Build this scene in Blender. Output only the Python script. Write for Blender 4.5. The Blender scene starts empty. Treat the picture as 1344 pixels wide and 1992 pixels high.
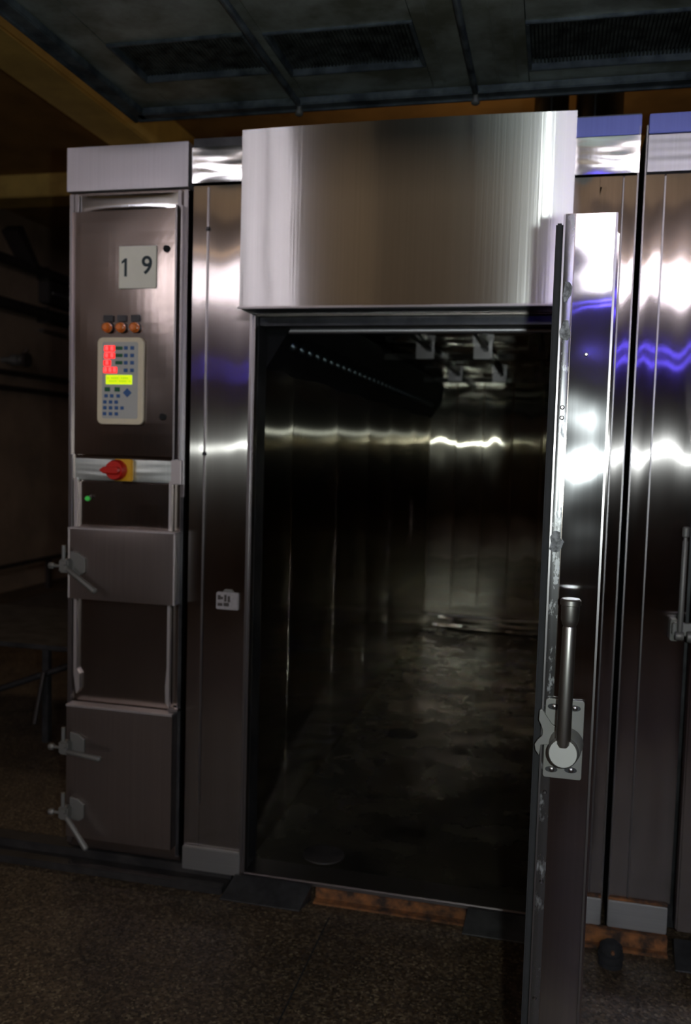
import bpy, bmesh, math, random
from mathutils import Vector, Matrix, noise
random.seed(4)
sc = bpy.context.scene
COL = sc.collection
PI = math.pi

# ------------------------------------------------------------------ camera
cam_d = bpy.data.cameras.new('camera'); cam = bpy.data.objects.new('camera', cam_d); COL.objects.link(cam)
sc.camera = cam
Rm = Matrix(((0.97275, -0.04347, 0.22776), (0.2302, 0.06341, -0.97108), (0.02777, 0.99704, 0.07168)))
cam.matrix_world = Matrix.Translation((0, -3.1, 1.7)) @ Rm.to_quaternion().to_matrix().to_4x4()
cam_d.sensor_fit = 'HORIZONTAL'; cam_d.sensor_width = 15.8; cam_d.lens = 15.8*1700/1344
cam_d.clip_start = 0.02; cam_d.clip_end = 100
cam_d.dof.use_dof = True; cam_d.dof.focus_distance = 1.85; cam_d.dof.aperture_fstop = 2.2

# ------------------------------------------------------------------ world, lights, exposure
w = bpy.data.worlds.new('world'); sc.world = w; w.use_nodes = True
w.node_tree.nodes['Background'].inputs[0].default_value = (0.5, 0.42, 0.36, 1)
w.node_tree.nodes['Background'].inputs[1].default_value = 0.02
vs = sc.view_settings
vs.view_transform = 'Standard'; vs.look = 'None'; vs.gamma = 1; vs.use_curve_mapping = False; vs.exposure = 0.0

def light(name, kind, loc, energy, col, rot=(0, 0, 0), **k):
    d = bpy.data.lights.new(name, kind); d.energy = energy; d.color = col
    for a, b in k.items(): setattr(d, a, b)
    o = bpy.data.objects.new(name, d); COL.objects.link(o); o.location = loc; o.rotation_euler = rot
    return o
# the camera's own weak flash, beside the lens
FLASH = light('flash', 'SPOT', (0.115, -3.08, 1.71), 75, (0.88, 1.0, 0.98), (math.radians(86), 0, math.radians(10)),
              spot_size=math.radians(150), spot_blend=0.6, shadow_soft_size=0.018)
# warm fill added behind the camera for the hall's ambient light, no fixture
light('hall_glow', 'AREA', (-1.2, -5.0, 4.19), 15, (1.0, 0.72, 0.45), (0, 0, 0), shape='RECTANGLE', size=3.0, size_y=2.0)

light('side_aisle_glow', 'AREA', (-4.2, 3.4, 3.8), 7, (1.0, 0.70, 0.42), (0, math.radians(-35), 0), shape='DISK', size=0.6)  # added fill that lifts the far left wall, no fixture
light('roof_glow', 'AREA', (-0.6, 2.6, 3.0), 5, (1.0, 0.66, 0.34), (PI, 0, 0), shape='RECTANGLE', size=1.6, size_y=1.2)  # added unseen fill aimed up, warms the ceiling over the ovens
try:
    sc.cycles.use_denoising = True
    sc.cycles.max_bounces = 8; sc.cycles.glossy_bounces = 6; sc.cycles.diffuse_bounces = 3
    sc.cycles.sample_clamp_indirect = 25.0
    sc.cycles.blur_glossy = 0.0
    sc.cycles.use_light_tree = True
except Exception:
    pass

# ------------------------------------------------------------------ materials
MATS = {}
def newmat(name):
    m = bpy.data.materials.new(name); m.use_nodes = True
    nt = m.node_tree; b = nt.nodes['Principled BSDF']
    MATS[name] = m
    return m, nt, b
def node(nt, t, **k):
    n = nt.nodes.new(t)
    for a, v in k.items():
        if a in n.bl_rna.properties: setattr(n, a, v)
        else: n.inputs[a].default_value = v
    return n
def ramp(nt, fac, p0, c0, p1, c1):
    r = nt.nodes.new('ShaderNodeValToRGB')
    r.color_ramp.elements[0].position = p0; r.color_ramp.elements[0].color = c0
    r.color_ramp.elements[1].position = p1; r.color_ramp.elements[1].color = c1
    nt.links.new(fac, r.inputs[0]); return r
def g(v): return (v, v, v, 1)
def pos_noise(nt, scale, nscale=1.0, detail=3.0, seed=0.0, rough=0.5):
    geo = node(nt, 'ShaderNodeNewGeometry')
    mp = node(nt, 'ShaderNodeMapping'); mp.inputs['Scale'].default_value = scale
    mp.inputs['Location'].default_value = (seed*3.1, seed*1.7, seed*2.3)
    nt.links.new(geo.outputs['Position'], mp.inputs['Vector'])
    n = node(nt, 'ShaderNodeTexNoise'); n.inputs['Scale'].default_value = nscale
    n.inputs['Detail'].default_value = detail; n.inputs['Roughness'].default_value = rough
    nt.links.new(mp.outputs[0], n.inputs['Vector'])
    return n.outputs['Fac']
def steel(name, col=(0.55, 0.53, 0.52), rough=0.28, aniso=0.7, tan=(1, 0.02, 0.02), grain='z', wave=0.0, wscale=1.3,
          smudge=0.12, streak=0.12, seed=0.0, long=None):
    m, nt, b = newmat(name)
    b.inputs['Metallic'].default_value = 0.55 if name == 'steel_cast' else 1.0
    b.inputs['Anisotropic'].default_value = aniso
    if aniso > 0:
        t = node(nt, 'ShaderNodeCombineXYZ')
        for i in range(3): t.inputs[i].default_value = tan[i]
        nt.links.new(t.outputs[0], b.inputs['Tangent'])
    gs = (160, 160, 1.2) if grain == 'z' else (1.2, 1.2, 160)
    st = pos_noise(nt, gs, 1.0, 2.0, seed)
    lo = pos_noise(nt, (2.2, 2.2, 1.4), 1.6, 4.0, seed + 5, 0.6)
    # colour: faint streaks and dulled patches
    mx = node(nt, 'ShaderNodeMath', operation='MULTIPLY_ADD')
    nt.links.new(st, mx.inputs[0]); mx.inputs[1].default_value = streak*1.6; mx.inputs[2].default_value = 1 - streak*0.8
    c = node(nt, 'ShaderNodeMix'); c.data_type = 'RGBA'; c.blend_type = 'MULTIPLY'; c.inputs[0].default_value = 1
    c.inputs[6].default_value = (*col, 1)
    nt.links.new(mx.outputs[0], c.inputs[7]); nt.links.new(c.outputs[2], b.inputs['Base Color'])
    r = node(nt, 'ShaderNodeMath', operation='MULTIPLY_ADD')
    nt.links.new(lo, r.inputs[0]); r.inputs[1].default_value = smudge*2; r.inputs[2].default_value = rough - smudge
    nt.links.new(r.outputs[0], b.inputs['Roughness'])
    bp = node(nt, 'ShaderNodeBump'); bp.inputs['Strength'].default_value = 0.25; bp.inputs['Distance'].default_value = 0.0003
    nt.links.new(st, bp.inputs['Height'])
    last = bp
    if wave > 0:
        wv = pos_noise(nt, (wscale, wscale, wscale), 1.0, 1.0, seed + 9)
        b2 = node(nt, 'ShaderNodeBump'); b2.inputs['Strength'].default_value = 1.0; b2.inputs['Distance'].default_value = wave
        nt.links.new(wv, b2.inputs['Height']); nt.links.new(bp.outputs[0], b2.inputs['Normal']); last = b2
    nt.links.new(last.outputs[0], b.inputs['Normal'])
    if long:       # strongly brushed sheet: long = (roughness across the brushing, roughness along it, along it where dulled, share dulled)
        lobes = []
        for rv in (long[1], long[2]):
            gl_ = node(nt, 'ShaderNodeBsdfAnisotropic'); gl_.distribution = 'GGX'
            gl_.inputs['Anisotropy'].default_value = -(1 - rv/long[0])
            r_ = node(nt, 'ShaderNodeMath', operation='MULTIPLY_ADD'); nt.links.new(lo, r_.inputs[0])
            r_.inputs[1].default_value = smudge*2; r_.inputs[2].default_value = math.sqrt(long[0]*rv) - smudge
            nt.links.new(r_.outputs[0], gl_.inputs['Roughness'])
            nt.links.new(c.outputs[2], gl_.inputs['Color']); nt.links.new(t.outputs[0], gl_.inputs['Tangent'])
            nt.links.new(last.outputs[0], gl_.inputs['Normal']); lobes.append(gl_)
        ms = node(nt, 'ShaderNodeMixShader'); ms.inputs[0].default_value = long[3]
        nt.links.new(lobes[0].outputs[0], ms.inputs[1]); nt.links.new(lobes[1].outputs[0], ms.inputs[2])
        nt.links.new(ms.outputs[0], nt.nodes['Material Output'].inputs['Surface'])
    return m
def plain(name, col, rough=0.5, metal=0.0, nz=0.0, nscale=6.0, col2=None, emit=0.0, bump=0.0, coat=0.0):
    m, nt, b = newmat(name)
    b.inputs['Metallic'].default_value = metal; b.inputs['Roughness'].default_value = rough
    if nz > 0 or col2:
        f = pos_noise(nt, (1, 1, 1), nscale, 5.0, len(MATS), 0.62)
        c2 = col2 or tuple(x*(1 - nz) for x in col)
        r = ramp(nt, f, 0.36, (*c2, 1), 0.64, (*col, 1)); nt.links.new(r.outputs[0], b.inputs['Base Color'])
        if bump:
            bp = node(nt, 'ShaderNodeBump'); bp.inputs['Distance'].default_value = bump
            nt.links.new(f, bp.inputs['Height']); nt.links.new(bp.outputs[0], b.inputs['Normal'])
    else:
        b.inputs['Base Color'].default_value = (*col, 1)
    if coat: b.inputs['Coat Weight'].default_value = coat
    if emit:
        b.inputs['Emission Color'].default_value = (*col, 1); b.inputs['Emission Strength'].default_value = emit
    return m

steel('steel_panel', (0.40, 0.36, 0.34), wave=0.004, seed=1, smudge=0.004, long=(0.52, 0.06, 0.14, 0.4))
steel('steel_panel_right', (0.43, 0.39, 0.385), wave=0.004, seed=2, smudge=0.004, long=(0.50, 0.055, 0.13, 0.35))
steel('steel_hood', (0.42, 0.405, 0.395), tan=(0.02, 0.02, 1), grain='z', wave=0.0012, wscale=0.8, seed=3, smudge=0.004, long=(0.50, 0.06, 0.17, 0.5))
steel('steel_cabinet', (0.29, 0.245, 0.22), 0.21, 0.3, wave=0.001, seed=4, smudge=0.01)
steel('steel_lip', (0.66, 0.62, 0.61), 0.5, 0.0, seed=25, smudge=0.05)
steel('steel_strip', (0.70, 0.76, 0.72), 0.46, 0.0, seed=26, smudge=0.04)
steel('steel_cover', (0.42, 0.365, 0.34), 0.34, 0.3, wave=0.001, seed=24, smudge=0.03)
steel('steel_matte', (0.66, 0.63, 0.66), 0.5, 0.2, seed=5, smudge=0.06)
steel('steel_glossy', (0.54, 0.54, 0.53), 0.16, 0.3, wave=0.0006, wscale=3, seed=6, smudge=0.01)
steel('steel_door', (0.40, 0.39, 0.40), wave=0.006, wscale=6, seed=7, smudge=0.01, streak=0.2, long=(0.34, 0.06, 0.15, 0.3))
steel('steel_cast', (0.195, 0.19, 0.175), 0.55, 0.0, seed=8, smudge=0.02, streak=0.02)
steel('steel_handle', (0.42, 0.40, 0.37), 0.36, 0.0, seed=8, smudge=0.02, streak=0.02)
steel('steel_chamber', (0.46, 0.42, 0.34), tan=(0.02, 1, 0.02), wave=0.0, wscale=2.2, seed=9, smudge=0.003, streak=0.4, long=(0.42, 0.025, 0.08, 0.12))
steel('steel_chamber_back', (0.48, 0.44, 0.35), wave=0.0012, wscale=3, seed=10, smudge=0.004, streak=0.4, long=(0.45, 0.035, 0.11, 0.2))
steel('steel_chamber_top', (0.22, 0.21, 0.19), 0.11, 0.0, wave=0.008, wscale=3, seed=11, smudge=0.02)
steel('steel_edge', (0.29, 0.27, 0.27), 0.34, 0.0, seed=12, smudge=0.04)
steel('steel_kick', (0.36, 0.36, 0.35), 0.5, 0.3, tan=(0, 0, 1), grain='x', seed=13, smudge=0.05)
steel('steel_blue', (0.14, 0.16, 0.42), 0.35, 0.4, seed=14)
# scratched, glue-marked steel of the door's narrow strip
m, nt, b = newmat('steel_scratched')
f = pos_noise(nt, (34, 34, 13), 1.0, 6.0, 21, 0.7)
b.inputs['Metallic'].default_value = 0.9
r = ramp(nt, f, 0.54, (0.17, 0.165, 0.165, 1), 0.66, (0.27, 0.27, 0.275, 1)); nt.links.new(r.outputs[0], b.inputs['Base Color'])
r = ramp(nt, f, 0.54, g(0.22), 0.64, g(0.60)); nt.links.new(r.outputs[0], b.inputs['Roughness'])
plain('steel_dark', (0.08, 0.08, 0.083), 0.42, 0.7, nz=0.5, nscale=9)
plain('rubber', (0.010, 0.010, 0.011), 0.85, nz=0.3, nscale=30)
plain('gap_black', (0.004, 0.004, 0.004), 0.9)
plain('rust', (0.26, 0.10, 0.03), 0.9, nz=0.3, nscale=18, col2=(0.03, 0.018, 0.012), bump=0.003)
plain('rust_dark', (0.055, 0.032, 0.02), 0.75, nscale=14, col2=(0.012, 0.011, 0.011), bump=0.003)
plain('channel_black', (0.03, 0.026, 0.024), 0.6, nscale=10, col2=(0.01, 0.009, 0.009), bump=0.002)
plain('duct', (0.34, 0.37, 0.34), 0.42, 0.5, nscale=5, col2=(0.14, 0.145, 0.11), bump=0.002)
plain('duct_lip', (0.11, 0.13, 0.14), 0.5, 0.4, nscale=12, col2=(0.03, 0.038, 0.045), bump=0.002)
plain('filter_dark', (0.09, 0.10, 0.095), 0.6, 0.5, nscale=20, col2=(0.012, 0.013, 0.012))
plain('ochre', (0.62, 0.42, 0.11), 0.85, nz=0.3, nscale=3)
plain('ochre_dark', (0.34, 0.19, 0.055), 0.9, nz=0.35, nscale=2)
plain('wall_plaster', (0.30, 0.21, 0.14), 0.8, nz=0.35, nscale=1.6, bump=0.004)
plain('wall_dark', (0.12, 0.075, 0.05), 0.9, nz=0.3, nscale=1.2)
plain('pipe_dark', (0.03, 0.022, 0.018), 0.6, nz=0.3)
plain('plastic_cream', (0.70, 0.60, 0.43), 0.5, nz=0.08, nscale=20)
plain('plastic_grey', (0.44, 0.43, 0.40), 0.5)
plain('key_blue', (0.035, 0.10, 0.26), 0.5)
plain('key_green', (0.01, 0.10, 0.045), 0.5)
plain('sign_white', (0.80, 0.76, 0.64), 0.5, nz=0.06, nscale=12)
plain('sign_ink', (0.02, 0.035, 0.04), 0.6)
plain('label_white', (0.34, 0.31, 0.31), 0.6, nz=0.2, nscale=60)
plain('label_ink', (0.05, 0.04, 0.035), 0.6)
plain('lamp_orange', (0.70, 0.17, 0.025), 0.25, coat=0.6)
plain('switch_red', (0.50, 0.015, 0.008), 0.38)
plain('switch_yellow', (0.62, 0.32, 0.01), 0.45)
plain('led_red', (1.0, 0.012, 0.012), 0.4, emit=1.6)
plain('led_red_hot', (1.0, 0.03, 0.03), 0.4, emit=5.0)
plain('display_housing', (0.14, 0.01, 0.01), 0.3)
plain('led_green', (0.06, 0.5, 0.08), 0.4, emit=0.25)
plain('lcd', (0.52, 0.68, 0.0), 0.4, emit=1.05)
plain('lcd_ink', (0.40, 0.50, 0.0), 0.4, emit=0.6)
plain('window_glow', (0.95, 0.91, 1.0), 0.5, emit=28.0)
plain('tube_blue', (0.14, 0.10, 1.0), 0.5, emit=30.0)
plain('tube_warm', (1.0, 0.68, 0.36), 0.5, emit=10.0)
plain('zapper_body', (0.10, 0.10, 0.12), 0.5)
plain('bumper_blue', (0.03, 0.05, 0.20), 0.5)
plain('board_pale', (0.50, 0.47, 0.48), 0.6)
plain('scuff', (0.17, 0.17, 0.175), 0.6, 0.5, nscale=110, col2=(0.045, 0.045, 0.045))
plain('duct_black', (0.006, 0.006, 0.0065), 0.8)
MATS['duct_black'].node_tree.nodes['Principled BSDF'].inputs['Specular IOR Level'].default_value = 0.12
plain('nozzle', (0.06, 0.075, 0.08), 0.35, 0.9)

# floor: worn terrazzo concrete
m, nt, b = newmat('floor_terrazzo')
geo = node(nt, 'ShaderNodeNewGeometry')
vo = node(nt, 'ShaderNodeTexVoronoi'); vo.inputs['Scale'].default_value = 120
nt.links.new(geo.outputs['Position'], vo.inputs['Vector'])
sp = node(nt, 'ShaderNodeSeparateColor'); nt.links.new(vo.outputs['Color'], sp.inputs[0])
r1 = nt.nodes.new('ShaderNodeValToRGB'); cr = r1.color_ramp
cr.elements[0].position = 0.0; cr.elements[0].color = (0.058, 0.038, 0.022, 1)
cr.elements[1].position = 1.0; cr.elements[1].color = (0.38, 0.29, 0.17, 1)
for p_, c_ in ((0.45, (0.11, 0.070, 0.04, 1)), (0.72, (0.17, 0.112, 0.062, 1)), (0.9, (0.24, 0.17, 0.10, 1))):
    e = cr.elements.new(p_); e.color = c_
nt.links.new(sp.outputs[0], r1.inputs[0])
f = pos_noise(nt, (1, 1, 1), 1.6, 6.0, 3, 0.65)
r2 = ramp(nt, f, 0.3, g(0.20), 0.72, g(0.62))
mx = node(nt, 'ShaderNodeMix'); mx.data_type = 'RGBA'; mx.blend_type = 'MULTIPLY'; mx.inputs[0].default_value = 1
nt.links.new(r1.outputs[0], mx.inputs[6]); nt.links.new(r2.outputs[0], mx.inputs[7])
nt.links.new(mx.outputs[2], b.inputs['Base Color'])
rr = ramp(nt, sp.outputs[1], 0.0, g(0.42), 1.0, g(0.8)); nt.links.new(rr.outputs[0], b.inputs['Roughness'])
bp = node(nt, 'ShaderNodeBump'); bp.inputs['Distance'].default_value = 0.0012; bp.inputs['Strength'].default_value = 0.6
nt.links.new(sp.outputs[2], bp.inputs['Height']); nt.links.new(bp.outputs[0], b.inputs['Normal'])

# chamber floor: dull steel with dried stains
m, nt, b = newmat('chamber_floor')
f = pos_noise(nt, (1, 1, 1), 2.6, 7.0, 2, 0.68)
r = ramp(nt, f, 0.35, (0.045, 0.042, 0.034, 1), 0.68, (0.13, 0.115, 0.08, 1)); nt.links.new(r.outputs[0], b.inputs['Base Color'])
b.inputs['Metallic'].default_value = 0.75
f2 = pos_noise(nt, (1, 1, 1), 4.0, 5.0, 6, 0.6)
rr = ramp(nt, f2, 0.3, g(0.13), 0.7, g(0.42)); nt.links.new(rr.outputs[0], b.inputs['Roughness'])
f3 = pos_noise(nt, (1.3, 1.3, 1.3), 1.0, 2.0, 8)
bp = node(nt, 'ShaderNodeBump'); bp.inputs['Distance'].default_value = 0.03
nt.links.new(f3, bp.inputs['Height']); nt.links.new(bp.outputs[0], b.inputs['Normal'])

# ------------------------------------------------------------------ geometry helpers
class G:
    def __init__(s): s.bm = bmesh.new()
    def box(s, x0, x1, y0, y1, z0, z1, bev=0.0, mat=None):
        r = bmesh.ops.create_cube(s.bm, size=1)
        M = Matrix.Translation(((x0+x1)/2, (y0+y1)/2, (z0+z1)/2)) @ Matrix.Diagonal((abs(x1-x0), abs(y1-y0), abs(z1-z0), 1))
        bmesh.ops.transform(s.bm, matrix=M, verts=r['verts'])
        vs_ = r['verts']
        if bev > 0:
            es = list({e for v in vs_ for e in v.link_edges})
            bb = bmesh.ops.bevel(s.bm, geom=es, offset=bev, segments=2, affect='EDGES')
            vs_ = list({v for f_ in bb['faces'] for v in f_.verts} | {v for v in vs_ if v.is_valid})
        if mat is not None:
            bmesh.ops.transform(s.bm, matrix=mat, verts=vs_)
        return s
    def cyl(s, p0, p1, r, seg=20, r2=None):
        p0, p1 = Vector(p0), Vector(p1); d = p1 - p0
        q = bmesh.ops.create_cone(s.bm, cap_ends=True, segments=seg, radius1=r, radius2=r if r2 is None else r2, depth=d.length)
        M = Matrix.Translation((p0+p1)/2) @ d.to_track_quat('Z', 'Y').to_matrix().to_4x4()
        bmesh.ops.transform(s.bm, matrix=M, verts=q['verts'])
        return s
    def lathe(s, p0, p1, prof, seg=24):       # prof: (t along 0..1, radius)
        p0, p1 = Vector(p0), Vector(p1); d = p1 - p0; q = d.to_track_quat('Z', 'Y').to_matrix()
        rings = []
        for t, r in prof:
            rings.append([s.bm.verts.new(p0 + d*t + q @ Vector((r*math.cos(2*PI*i/seg), r*math.sin(2*PI*i/seg), 0))) for i in range(seg)])
        for a, b_ in zip(rings, rings[1:]):
            for i in range(seg): s.bm.faces.new((a[i], a[(i+1) % seg], b_[(i+1) % seg], b_[i]))
        s.bm.faces.new(rings[0][::-1]); s.bm.faces.new(rings[-1])
        return s
    def prism(s, pts, d0, d1, axis='y'):      # closed outline extruded along an axis
        def mk(a, b_, d):
            return {'y': (a, d, b_), 'x': (d, a, b_), 'z': (a, b_, d)}[axis]
        A = [s.bm.verts.new(mk(a, b_, d0)) for a, b_ in pts]; B = [s.bm.verts.new(mk(a, b_, d1)) for a, b_ in pts]
        s.bm.faces.new(A); s.bm.faces.new(B[::-1])
        n = len(pts)
        for i in range(n): s.bm.faces.new((A[i], B[i], B[(i+1) % n], A[(i+1) % n]))
        return s
    def sphere(s, c, r, sx=1, sy=1, sz=1):
        q = bmesh.ops.create_uvsphere(s.bm, u_segments=20, v_segments=12, radius=r)
        bmesh.ops.transform(s.bm, matrix=Matrix.Translation(c) @ Matrix.Diagonal((sx, sy, sz, 1)), verts=q['verts'])
        return s
    def tube(s, pts, r, seg=12):
        for a, b_ in zip(pts, pts[1:]): s.cyl(a, b_, r, seg)
        for p in pts[1:-1]: s.sphere(p, r)
        return s
    def pillow(s, o, u, v, n, th, bulge, nu=14, nv=22, wob=0.0, seed=0):
        """sheet-metal panel: origin o, edge vectors u v, outward normal n, thickness th, slight oil-can bulge"""
        o, u, v, n = Vector(o), Vector(u), Vector(v), Vector(n).normalized()
        grid = []
        for j in range(nv+1):
            row = []
            for i in range(nu+1):
                a, b_ = i/nu, j/nv
                h = bulge*(1-(2*a-1)**2)*(1-(2*b_-1)**4)
                h += wob*noise.noise(Vector((a*2.2+seed*7, b_*5+seed, seed)))*min(1, 8*min(a, 1-a, b_, 1-b_))
                row.append(s.bm.verts.new(o + u*a + v*b_ + n*h))
            grid.append(row)
        for j in range(nv):
            for i in range(nu):
                s.bm.faces.new((grid[j][i], grid[j][i+1], grid[j+1][i+1], grid[j+1][i]))
        per = [grid[0][i] for i in range(nu+1)] + [grid[j][nu] for j in range(1, nv+1)] + [grid[nv][i] for i in range(nu-1, -1, -1)] + [grid[j][0] for j in range(nv-1, 0, -1)]
        back = [s.bm.verts.new(p.co - n*th) for p in per]
        k = len(per)
        for i in range(k): s.bm.faces.new((per[(i+1) % k], per[i], back[i], back[(i+1) % k]))
        s.bm.faces.new(back)
        return s

WL = {}     # world location of each object
def part(name, gm, mat, parent=None, smooth=False, bevel=0.0, label=None, kind=None, origin=None):
    bm = gm.bm if isinstance(gm, G) else gm
    bmesh.ops.recalc_face_normals(bm, faces=bm.faces[:])
    xs = [v.co.copy() for v in bm.verts]
    lo = Vector((min(v.x for v in xs), min(v.y for v in xs), min(v.z for v in xs)))
    hi = Vector((max(v.x for v in xs), max(v.y for v in xs), max(v.z for v in xs)))
    c = Vector(origin) if origin else (lo+hi)/2
    if not origin and parent is None: c.z = lo.z
    bmesh.ops.translate(bm, verts=bm.verts, vec=-c)
    me = bpy.data.meshes.new(name); bm.to_mesh(me); bm.free()
    me.materials.append(MATS[mat])
    if smooth:
        for p in me.polygons: p.use_smooth = True
        try: me.set_sharp_from_angle(angle=math.radians(38))
        except Exception: pass
    o = bpy.data.objects.new(name, me); COL.objects.link(o)
    if bevel:
        bv = o.modifiers.new('bevel', 'BEVEL'); bv.width = bevel; bv.segments = 2; bv.limit_method = 'ANGLE'
        bv.harden_normals = False
    WL[o.name] = c
    if parent is not None:
        o.parent = parent; o.location = c - WL[parent.name]
    else: o.location = c
    if label: o['label'] = label
    if kind: o['kind'] = kind
    return o
def thing(name, label, cat, loc, group=None):
    o = bpy.data.objects.new(name, None); COL.objects.link(o); o.location = loc; o.empty_display_size = 0.1
    WL[o.name] = Vector(loc)
    o['label'] = label; o['category'] = cat
    if group: o['group'] = group
    return o
def tag(o, label, cat, group=None):
    o['label'] = label; o['category'] = cat
    if group: o['group'] = group
    return o
def share(src, loc, parent):
    """another alike piece sharing the mesh"""
    o = src.copy(); COL.objects.link(o); WL[o.name] = Vector(loc)
    o.parent = parent; o.location = Vector(loc) - WL[parent.name]
    return o
def text_part(name, body, size, mat, loc, parent, bold=0.0, xs=1.0):
    c = bpy.data.curves.new('t', 'FONT'); c.body = body; c.size = size; c.extrude = 0.0008; c.offset = bold
    c.align_x = 'CENTER'; c.align_y = 'CENTER'
    t = bpy.data.objects.new('t', c); COL.objects.link(t)
    dg = bpy.context.evaluated_depsgraph_get()
    me = bpy.data.meshes.new_from_object(t.evaluated_get(dg)); bpy.data.objects.remove(t)
    me.transform(Matrix.Rotation(PI/2, 4, 'X') @ Matrix.Diagonal((xs, 1, 1, 1)))
    me.materials.clear(); me.materials.append(MATS[mat])
    o = bpy.data.objects.new(name, me); COL.objects.link(o)
    WL[o.name] = Vector(loc); o.parent = parent; o.location = Vector(loc) - WL[parent.name]
    return o
def rrect(x0, x1, z0, z1, r, n=6):
    P = []
    for cx, cz, a0 in ((x1-r, z1-r, 0), (x0+r, z1-r, 90), (x0+r, z0+r, 180), (x1-r, z0+r, 270)):
        for i in range(n+1):
            a = math.radians(a0 + 90*i/n); P.append((cx+r*math.cos(a), cz+r*math.sin(a)))
    return P

# ------------------------------------------------------------------ the setting
part('floor', G().box(-6.2, 6.0, -8.2, 9.6, -0.2, 0.0), 'floor_terrazzo', kind='structure')
part('ceiling', G().box(-6.2, 6.0, -8.2, 9.6, 4.2, 4.4), 'ochre_dark', kind='structure')
part('wall_left', G().box(-6.2, -5.9, -8.2, 9.6, 0, 4.2), 'wall_plaster', kind='structure')
part('wall_right', G().box(5.7, 6.0, -8.2, 9.6, 0, 4.2), 'wall_dark', kind='structure')
part('wall_back', G().box(-6.2, 6.0, 9.3, 9.6, 0, 4.2), 'wall_dark', kind='structure')
WY = -7.9
gw = G()
wins = [(-5.0, -3.88, 3.65, 4.15), (0.6, 2.8, 3.65, 4.15)]
gw.box(-6.2, 6.0, WY-0.3, WY, 0, 3.65); gw.box(-6.2, 6.0, WY-0.3, WY, 4.15, 4.2)
gw.box(-3.88, 0.6, WY-0.3, WY, 3.65, 4.15); gw.box(2.8, 6.0, WY-0.3, WY, 3.65, 4.15); gw.box(-6.2, -5.0, WY-0.3, WY, 3.65, 4.15)
part('wall_front', gw, 'wall_dark', kind='structure')
for i, (a, b_, z0, z1) in enumerate(wins):
    o = part('window_%d' % (i+1), G().box(a, b_, WY-0.2, WY-0.15, z0, z1), 'window_glow', kind='structure')
    for k in (1,):
        x = a + (b_-a)*k/2
        part('window_frame', G().box(x-0.03, x+0.03, WY-0.14, WY-0.06, z0, z1), 'wall_dark', o)
part('trim_1', G().box(-3.28, -2.95, -8.2, 9.3, 3.883, 4.2, 0.01), 'ochre', kind='structure')
part('trim_2', G().box(-5.9, -3.29, 4.4, 4.75, 3.99, 4.2, 0.01), 'ochre', kind='structure')
part('trim_3', G().box(-2.94, 5.7, 1.9, 2.2, 3.95, 4.2, 0.01), 'ochre', kind='structure')
part('trim_4', G().box(-2.94, 5.7, 4.2, 4.5, 3.95, 4.2, 0.01), 'ochre', kind='structure')
# ochre masonry band above the ovens
# floor joints
gj = G(); gj.box(-0.72, -0.715, -2.6, -0.12, 0.0, 0.0012); gj.box(-3.2, -1.6, -0.9, -0.894, 0.0, 0.0012)
part('trim_5', gj, 'gap_black', kind='structure')

# ------------------------------------------------------------------ control cabinet
cab = thing('control_cabinet', 'tall narrow stainless steel control cabinet with keypad and number 19 plate', 'cabinet', (-1.605, 0.4, 0.055))
gb = G().box(-1.852, -1.362, 0.012, 0.85, 0.06, 2.655, 0.003)
part('body', gb, 'steel_cabinet', cab)
part('top_panel', G().pillow((-1.856, -0.012, 2.655), (0.498, 0, 0), (0, 0, 0.163), (0, -1, 0), 0.86, 0.003), 'steel_matte', cab, label='pale matt steel top panel')
gf = G()
gf.box(-1.852, -1.834, 0.0, 0.014, 0.08, 2.648, 0.002); gf.box(-1.379, -1.362, 0.0, 0.014, 0.08, 2.648, 0.002)
part('frame', gf, 'steel_edge', cab)
for x in (-1.818, -1.392):
    part('channel_lip', G().box(x-0.007, x+0.007, -0.008, 0.012, 2.578, 2.645, 0.002), 'steel_edge', cab)
part('header_strip', G().pillow((-1.808, 0.006, 2.582), (0.406, 0, 0), (0, 0, 0.06), (0, -1, 0.05), 0.004, 0.004), 'steel_glossy', cab)
# control door
cd = part('control_door', G().pillow((-1.822, -0.020, 1.652), (0.425, -0.013, 0), (0, 0, 0.922), (-0.03, -1, 0), 0.014, 0.004, wob=0.002, seed=3), 'steel_cabinet', cab)
part('door_flange', G().box(-1.396, -1.389, -0.037, 0.004, 1.640, 2.585, 0.002), 'steel_edge', cd)
part('door_flange', G().box(-1.380, -1.372, -0.024, 0.006, 1.640, 2.585, 0.002), 'steel_edge', cd)
part('door_flange', G().box(-1.826, -1.822, -0.032, 0.004, 1.650, 2.575, 0.001), 'steel_edge', cd)
ky = -0.0345
for x, z in ((-1.430, 2.425), (-1.437, 1.802)):
    part('door_lock', G().lathe((x, ky+0.002, z), (x, ky-0.008, z), ((0, 0.013), (0.6, 0.013), (1, 0.009)), 16), 'rubber', cab, smooth=True, label='small black round lock')
# number plate
npl = part('number_plate', G().box(-1.621, -1.469, ky-0.005, ky-0.001, 2.281, 2.437, 0.001), 'sign_white', cab, label='white plate reading 1 9')
part('digit', G().prism([(-1.588, 2.325), (-1.588, 2.392), (-1.596, 2.392), (-1.609, 2.381), (-1.609, 2.372), (-1.598, 2.379), (-1.598, 2.325)], ky-0.0066, ky-0.005), 'sign_ink', npl)
text_part('digit', '9', 0.093, 'sign_ink', (-1.506, ky-0.0058, 2.362), npl, 0.0014, 0.98)
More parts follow.
